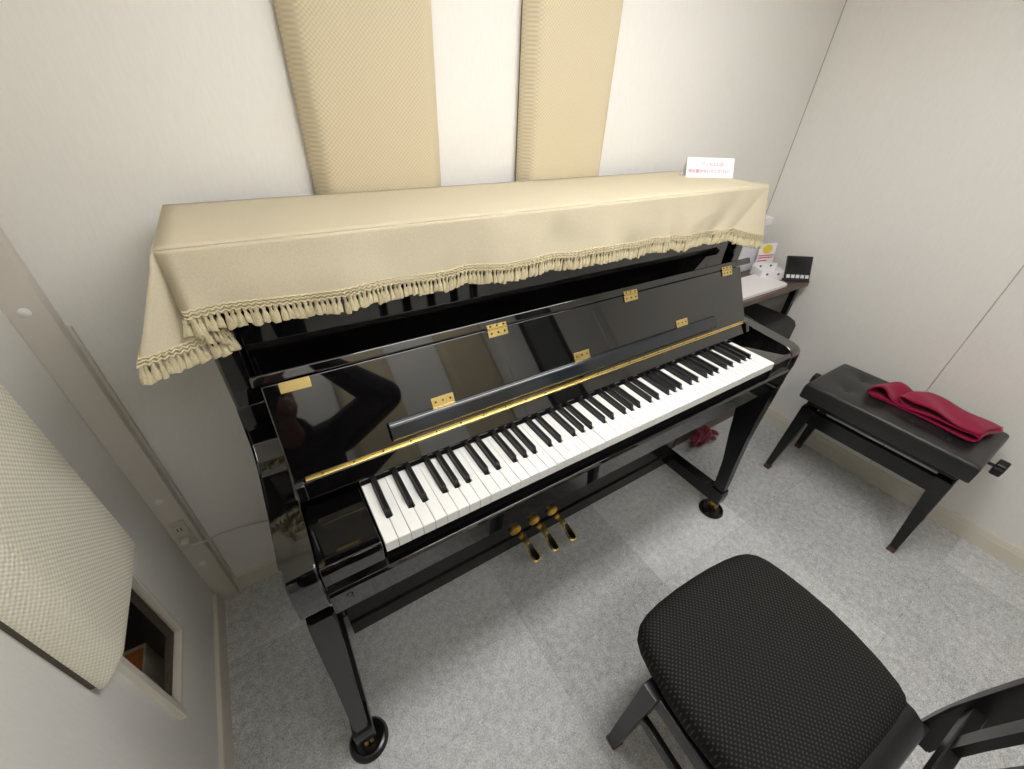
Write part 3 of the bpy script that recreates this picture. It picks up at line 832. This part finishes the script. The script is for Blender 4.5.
mb.box(-w2, w2, -d2, d2, 0, th).box(-w2, w2, -d2, -d2 + th, th, h2).box(-w2, w2, d2 - th, d2, th, h2 + .012).box(-w2, -w2 + th, -d2 + th, d2 - th, th, h2).box(w2 - th, w2, -d2 + th, d2 - th, th, h2)
wbb = mb.build('body', 'paper', wb, world=False)
hl = MB()
for x, z in ((-.030, .024), (.024, .026)):
    hl.lathe([(.0001, -d2 - .0004), (.0055, -d2 - .0004), (.0055, -d2 - .0001), (.0001, -d2 - .0001)], (x, 0, z), 16, 'y')
for x, z in ((-.02, .036), (.03, .040)):
    hl.lathe([(.0001, d2 - th - .0004), (.0055, d2 - th - .0004), (.0055, d2 - th - .0001), (.0001, d2 - th - .0001)], (x, 0, z), 16, 'y')
hl.build('hole', 'ink_dark', wbb, world=False)
dv = thing('desk_clock', 'black angled digital device with a row of five white buttons at the table corner', 'device', (2.050, .372, TZ + .0004), math.radians(-34))
dm = Matrix.Translation((0, -.012, .004)) @ Matrix.Rotation(math.radians(-24), 4, 'X')
dd = MB().box(-.058, .058, 0, .009, 0, .112, .002, 2, dm)
dd.prism([(-.014, 0), (.048, 0), (.040, .006), (-.010, .012)], -.056, .056, 'x', .0015, 1)
db = dd.build('body', 'device', dv, world=False)
MB().box(-.052, .052, -.0008, .0004, .040, .106, 0, 2, dm).build('screen', 'screen', db, world=False)
for k in range(5):
    x = -.043 + .0215 * k
    MB().box(x - .0080, x + .0080, -.002, .0004, .014, .029, .0008, 1, dm).build('button', 'button_white', db, world=False)

# dark red bundle on the floor beside the table
mb = MB()
rs = random.Random(3)
for i in range(30):
    a = rs.uniform(0, 2 * PI); r = rs.uniform(0, .07)
    c_ = Vector((1.635 + r * math.cos(a) * 1.5, .300 + r * math.sin(a) * .30, .026 + rs.uniform(0, .075)))
    dr = Vector((rs.uniform(-1, 1), rs.uniform(-.4, .4), rs.uniform(-.5, .9))).normalized()
    pts = [c_ + dr * (t - .5) * .07 + Vector((0, 0, .008 * math.sin(t * PI))) for t in (0, .08, .25, .5, .75, .92, 1)]
    for p in pts: p.z = max(.016, p.z); p.y = min(.319, p.y)
    mb.tube(pts, [.003, .009, .013, .0145, .013, .009, .003], 10)
rb = mb.build('cloth_bundle', 'bundle', None, 180)
tag(rb, 'dark red lumpy cloth bundle on the floor behind the right leg of the piano', 'cloth')

# ------------------------------------------------------------------ outlet and cable
ol = thing('wall_outlet', 'cream power outlet low on the corner trunking at the left', 'outlet', (-.448, YB - .034, .37))
MB().box(-.466, -.430, YB - .0395, YB - .0342, .318, .428, .002).build('cover_plate', 'outlet', ol)
for z in (.398, .352):
    f_ = MB().box(-.461, -.435, YB - .0415, YB - .0395, z - .017, z + .017, .001).build('socket_face', 'outlet', ol)
    MB().box(-.4535, -.4510, YB - .0419, YB - .0414, z - .006, z + .006).box(-.4450, -.4425, YB - .0419, YB - .0414, z - .006, z + .006).build('slot', 'socket', f_)
cb = thing('power_cord', 'white power cord with plug running from the outlet behind the piano', 'cord', (-.448, YB - .05, .352))
MB().box(-.459, -.437, YB - .066, YB - .0422, .342, .362, .003).build('plug', 'cable', cb)
pts = [(-.448, YB - .060, .350), (-.43, YB - .066, .345), (-.41, YB - .060, .337), (-.37, YB - .040, .324), (-.32, YB - .028, .305), (-.27, YB - .020, .285), (-.22, YB - .018, .262), (-.15, YB - .018, .235), (-.05, YB - .018, .21)]
MB().tube(pts, .003, 8).build('cord', 'cable', cb)

# corridor cabinet seen dimly through the low window, and an added light
cbn = MB().box(-1.10, -.594, -.30, .455, 0.002, .20, .002).build('cabinet', 'wood', None)
MB().box(-1.10, -.590, .4555, .463, .002, .203, .001).box(-.5935, -.589, -.30, .455, .002, .203, .001).build('edge_trim', 'trim', cbn, world=False)
tag(cbn, 'orange brown wooden cabinet with cream edge seen through the low window', 'cabinet')
MB_l = MB().box(-1.0, -.80, -.2, .1, 1.285, 1.299, .002).build('corridor_fill_light', 'corridor_fill', None)  # added unseen emitter, so the corridor is not black behind the pane
tag(MB_l, 'unseen fill light added in the corridor beyond the low window', 'lamp')

# ------------------------------------------------------------------ the photographer (mirrored in the fallboard)
CAM = Vector((-.056, -.456, 1.442))
yaw, pit, rol, foc = .589, .616, .047, 407.0
f_ = Vector((math.sin(yaw) * math.cos(pit), math.cos(yaw) * math.cos(pit), -math.sin(pit)))
r_0 = Vector((math.cos(yaw), -math.sin(yaw), 0)); u_0 = r_0.cross(f_)
R_ = r_0 * math.cos(rol) + u_0 * math.sin(rol); U_ = -r_0 * math.sin(rol) + u_0 * math.cos(rol)
def cw(a, b, c): return CAM + R_ * a + U_ * b + f_ * c         # right, up, forward of the lens
M['skin'] = mat('skin', (140, 98, 80), .55)
M['jacket'] = noisy(mat('black_jacket', (17, 17, 19), .85), (10, 10, 12), (15, 15, 17), (200, 200, 200), 3, .2)
M['trousers'] = mat('dark_trousers', (28, 29, 34), .85)
M['shoe'] = mat('dark_shoes', (24, 22, 22), .5)
M['hair'] = mat('black_hair', (20, 17, 16), .5)
M['phone'] = mat('black_phone', (16, 16, 18), .2)
M['eye'] = mat('dark_eye', (20, 16, 14), .15)
def capsule(mb, p0, p1, r0, r1, n=14, sx=1.0):
    p0, p1 = Vector(p0), Vector(p1); t = (p1 - p0).normalized()
    a = t.cross(Vector((0, 0, 1)))
    if a.length < .05: a = t.cross(Vector((0, 1, 0)))
    a.normalize(); b = t.cross(a).normalized()
    rings = []
    for k in range(1, 5):
        th = -PI / 2 + PI / 2 * k / 4
        rings.append((p0 + t * r0 * math.sin(th), r0 * math.cos(th)))
    for k in range(0, 4):
        th = PI / 2 * k / 4
        rings.append((p1 + t * r1 * math.sin(th), r1 * math.cos(th)))
    mb.loft([[c + a * r * math.cos(2 * PI * i / n) + b * r * math.sin(2 * PI * i / n) for i in range(n)] for c, r in rings])
def chain(mb, pts, rs):
    for (a, b), (ra, rb_) in zip(zip(pts, pts[1:]), zip(rs, rs[1:])): capsule(mb, a, b, ra, rb_)
def ellipsoid(mb, c, ax, n=18, m=12):
    """ax: three vectors (semi axes)"""
    rings = []
    for j in range(1, m):
        th = -PI / 2 + PI * j / m
        rings.append([Vector(c) + ax[2] * math.sin(th) + (ax[0] * math.cos(2 * PI * i / n) + ax[1] * math.sin(2 * PI * i / n)) * math.cos(th) for i in range(n)])
    mb.loft(rings)
def torso(mb, secs, n=20):
    """secs: centre, half width, half depth, tilt direction of depth"""
    rings = []
    for c, w, d, dz in secs:
        c = Vector(c); dep = Vector((0, 1, dz)).normalized()
        rings.append([c + Vector((1, 0, 0)) * w * math.cos(2 * PI * i / n) + dep * d * math.sin(2 * PI * i / n) for i in range(n)])
    mb.loft(rings)
def fused(mb, name, m, parent, voxel):
    """melt overlapping limbs into one continuous skin"""
    bmesh.ops.recalc_face_normals(mb.b, faces=mb.b.faces)
    me = bpy.data.meshes.new(name); mb.b.to_mesh(me); mb.b.free()
    o = bpy.data.objects.new(name, me); COL.objects.link(o)
    rm = o.modifiers.new('melt', 'REMESH'); rm.mode = 'VOXEL'; rm.voxel_size = voxel
    sm_ = o.modifiers.new('soften', 'SMOOTH'); sm_.iterations = 4; sm_.factor = .5
    dg = bpy.context.evaluated_depsgraph_get(); dg.update()
    me2 = bpy.data.meshes.new_from_object(o.evaluated_get(dg))
    bpy.data.objects.remove(o); bpy.data.meshes.remove(me)
    me2.name = name; me2.materials.clear(); me2.materials.append(M[m])
    me2.polygons.foreach_set('use_smooth', [True] * len(me2.polygons))
    root = parent
    while root.parent: root = root.parent
    me2.transform(Matrix.Translation(-Vector(root.location)))
    o = bpy.data.objects.new(name, me2); COL.objects.link(o); o.parent = parent
    return o
pr_ = thing('person', 'person in black jacket leaning in with a phone, mirrored in the piano fallboard', 'person', (-.09, -1.02, 0))
SHR, SHL = Vector((.060, -.88, 1.165)), Vector((-.285, -.90, 1.165))
ELR, ELL = Vector((.255, -.680, 1.215)), Vector((-.350, -.720, 1.02))
PHC = cw(.055, -.014, -.012)
WRR = cw(.150, -.055, -.060); WRL = cw(.000, -.150, -.060)
HC = Vector((-.145, -.770, 1.335)); look = (PHC - HC).normalized()
hx = look.cross(Vector((0, 0, 1))).normalized(); hz = hx.cross(look).normalized()
bd = MB()
# trunk, neck, legs
torso(bd, [((-.09, -1.03, .76), .12, .09, 0), ((-.09, -1.03, .84), .145, .10, 0), ((-.10, -1.01, .93), .13, .088, .2), ((-.11, -.96, 1.04), .140, .090, .4), ((-.112, -.905, 1.14), .150, .085, .5), ((-.112, -.875, 1.19), .09, .06, .5)])
chain(bd, [(-.112, -.885, 1.17), HC - hz * .085 - look * .02], [.056, .052])
for sh, el, wr in ((SHR, ELR, WRR), (SHL, ELL, WRL)):
    chain(bd, [(-.112, -.89, 1.15), sh, el, el.lerp(wr, .35), wr], [.06, .05, .038, .037, .024])
for sx in (-1, 1):
    hip = Vector((-.09 + sx * .075, -1.03, .80)); kn = Vector((-.09 + sx * .10, -.94, .43)); an = Vector((-.09 + sx * .11, -1.04, .07))
    chain(bd, [hip, kn, kn.lerp(an, .3), an], [.080, .050, .048, .034])
    chain(bd, [an, Vector((an.x + sx * .02, an.y + .14, .03))], [.036, .028])
# head with face
ellipsoid(bd, HC + hz * .012, [hx * .074, look * .092, hz * .108])
ellipsoid(bd, HC - hz * .055 + look * .022, [hx * .058, look * .066, hz * .058])
ellipsoid(bd, HC - hz * .018 + look * .092, [hx * .013, look * .022, hz * .016])           # nose tip
chain(bd, [HC + hz * .020 + look * .088, HC - hz * .015 + look * .104], [.008, .010])
ellipsoid(bd, HC - hz * .050 + look * .082, [hx * .024, look * .010, hz * .005])            # lips
ellipsoid(bd, HC - hz * .061 + look * .081, [hx * .020, look * .010, hz * .006])
ellipsoid(bd, HC - hz * .096 + look * .066, [hx * .022, look * .018, hz * .016])            # chin
for sx in (-1, 1):
    ellipsoid(bd, HC + hx * sx * .076 - hz * .004 - look * .008, [hx * .009, look * .019, hz * .031])   # ears
    ellipsoid(bd, HC + hx * sx * .030 + hz * .030 + look * .082, [hx * .022, look * .010, hz * .006])   # brows
# right hand around the right end of the phone
def finger(base, d1, d2, d3, ls, r):
    p = [base]
    for d, l in zip((d1, d2, d3), ls): p.append(p[-1] + d.normalized() * l)
    chain(bd, p, [r, r * .95, r * .88, r * .74])
pc = cw(.150, -.018, -.028)
ellipsoid(bd, pc, [R_ * .022 + U_ * .0, U_ * .042, f_ * .016 + R_ * .008]); chain(bd, [WRR, pc], [.025, .024])
for k, (up, ln) in enumerate(((.022, .95), (.004, 1.05), (-.014, 1.0), (-.032, .8))):
    b0 = cw(.158, up - .006, -.022)
    finger(b0, f_ * .9 + R_ * .25 + U_ * .1, -R_ * .8 + f_ * .5, -R_ * 1.0 - f_ * .12, [.034 * ln, .026 * ln, .022 * ln], .0085)
finger(cw(.146, .000, -.036), -R_ * .8 + U_ * .35 + f_ * .05, -R_ * .95 - U_ * .1 + f_ * .08, -R_ + f_ * .12 - U_ * .15, [.030, .026, .022], .0098)
# left hand under the lower edge of the phone
pl_ = cw(.018, -.074, -.028)
ellipsoid(bd, pl_, [R_ * .040, U_ * .024, f_ * .015]); chain(bd, [WRL, pl_], [.025, .025])
for k, (rt, ln) in enumerate(((.046, .9), (.027, 1.0), (.008, .95), (-.010, .75))):
    finger(cw(rt, -.066, -.018), f_ * .9 - U_ * .05, U_ * .8 + f_ * .25, U_ * 1.0 - f_ * .3, [.026 * ln, .020 * ln, .016 * ln], .0082)
finger(cw(.030, -.068, -.036), U_ * .8 + R_ * .4, U_ * .9 + R_ * .1, U_ + f_ * .1, [.028, .026, .022], .0096)
body = fused(bd, 'body', 'skin', pr_, .0045)
for sx in (-1, 1):
    e_ = MB(); ellipsoid(e_, HC + hx * sx * .030 + hz * .012 + look * .083, [hx * .013, look * .008, hz * .0065], 12, 8)
    e_.build('eye', 'eye', pr_, 60)
hr = MB()
ellipsoid(hr, HC + hz * .030 - look * .016, [hx * .084, look * .096, hz * .104])
ellipsoid(hr, HC - hz * .035 - look * .045, [hx * .078, look * .060, hz * .070])
ellipsoid(hr, HC + hz * .080 + look * .045, [hx * .066, look * .046, hz * .034])
fused(hr, 'hair', 'hair', pr_, .005)
jk = MB()
torso(jk, [((-.09, -1.035, .72), .165, .118, 0), ((-.09, -1.03, .84), .168, .122, 0), ((-.10, -1.01, .93), .155, .112, .2), ((-.11, -.96, 1.04), .165, .112, .4), ((-.112, -.905, 1.14), .172, .105, .5), ((-.112, -.878, 1.195), .105, .075, .5), ((-.118, -.862, 1.225), .078, .070, .5), ((-.124, -.848, 1.25), .072, .066, .5)])
for sh, el, wr in ((SHR, ELR, WRR), (SHL, ELL, WRL)):
    chain(jk, [(-.112, -.895, 1.14), sh, sh.lerp(el, .55), el, el.lerp(wr, .4), el.lerp(wr, .90)], [.082, .084, .078, .070, .060, .042])
fused(jk, 'jacket', 'jacket', pr_, .006)
tr_ = MB()
torso(tr_, [((-.09, -1.03, .72), .145, .108, 0), ((-.09, -1.03, .86), .150, .108, 0), ((-.095, -1.02, .90), .140, .10, 0)])
for sx in (-1, 1):
    hip = Vector((-.09 + sx * .075, -1.03, .79)); kn = Vector((-.09 + sx * .10, -.94, .43)); an = Vector((-.09 + sx * .11, -1.04, .11))
    chain(tr_, [hip, kn, an], [.093, .068, .056])
fused(tr_, 'trousers', 'trousers', pr_, .007)
for sx in (-1, 1):
    an = Vector((-.09 + sx * .11, -1.04, .07)); s_ = MB()
    torso(s_, [((an.x + sx * .008, an.y + .04, .004), .046, .125, 0), ((an.x + sx * .008, an.y + .04, .03), .048, .128, 0), ((an.x + sx * .006, an.y + .03, .06), .043, .105, 0), ((an.x, an.y, .098), .046, .050, 0)])
    s_.build('shoe', 'shoe', pr_, 50)
ph = thing('smartphone', 'black phone held in both hands, mirrored in the piano fallboard', 'phone', PHC)
pm = Matrix((( R_.x, U_.x, f_.x, 0), (R_.y, U_.y, f_.y, 0), (R_.z, U_.z, f_.z, 0), (0, 0, 0, 1)))
MB().box(-.0775, .0775, -.0365, .0365, -.0045, .0045, .003, 2, pm).build('phone_body', 'phone', ph, world=False)
MB().box(-.068, -.044, -.032, .032, .0046, .0066, .0008, 1, pm).build('camera_bar', 'screen', ph, world=False)

# ------------------------------------------------------------------ world, camera, view
wd = bpy.data.worlds.new('World'); S.world = wd; wd.use_nodes = True
wd.node_tree.nodes['Background'].inputs[0].default_value = (.5, .5, .52, 1)
wd.node_tree.nodes['Background'].inputs[1].default_value = .02

cam = bpy.data.cameras.new('Camera'); co = bpy.data.objects.new('Camera', cam); COL.objects.link(co)
yaw, pit, rol, foc = .589, .616, .047, 407.0
f = Vector((math.sin(yaw) * math.cos(pit), math.cos(yaw) * math.cos(pit), -math.sin(pit)))
r = Vector((math.cos(yaw), -math.sin(yaw), 0)); u = r.cross(f)
Rr = r * math.cos(rol) + u * math.sin(rol); Uu = -r * math.sin(rol) + u * math.cos(rol)
co.matrix_world = Matrix(((Rr.x, Uu.x, -f.x, -.056), (Rr.y, Uu.y, -f.y, -.456), (Rr.z, Uu.z, -f.z, 1.442), (0, 0, 0, 1)))
cam.sensor_width = 36; cam.lens = foc / 1024 * 36; cam.clip_start = .01
S.camera = co
S.cycles.diffuse_bounces = 8; S.cycles.max_bounces = 14
S.view_settings.view_transform = 'Standard'; S.view_settings.look = 'None'
S.view_settings.gamma = 1; S.view_settings.use_curve_mapping = False
S.view_settings.exposure = 1.15
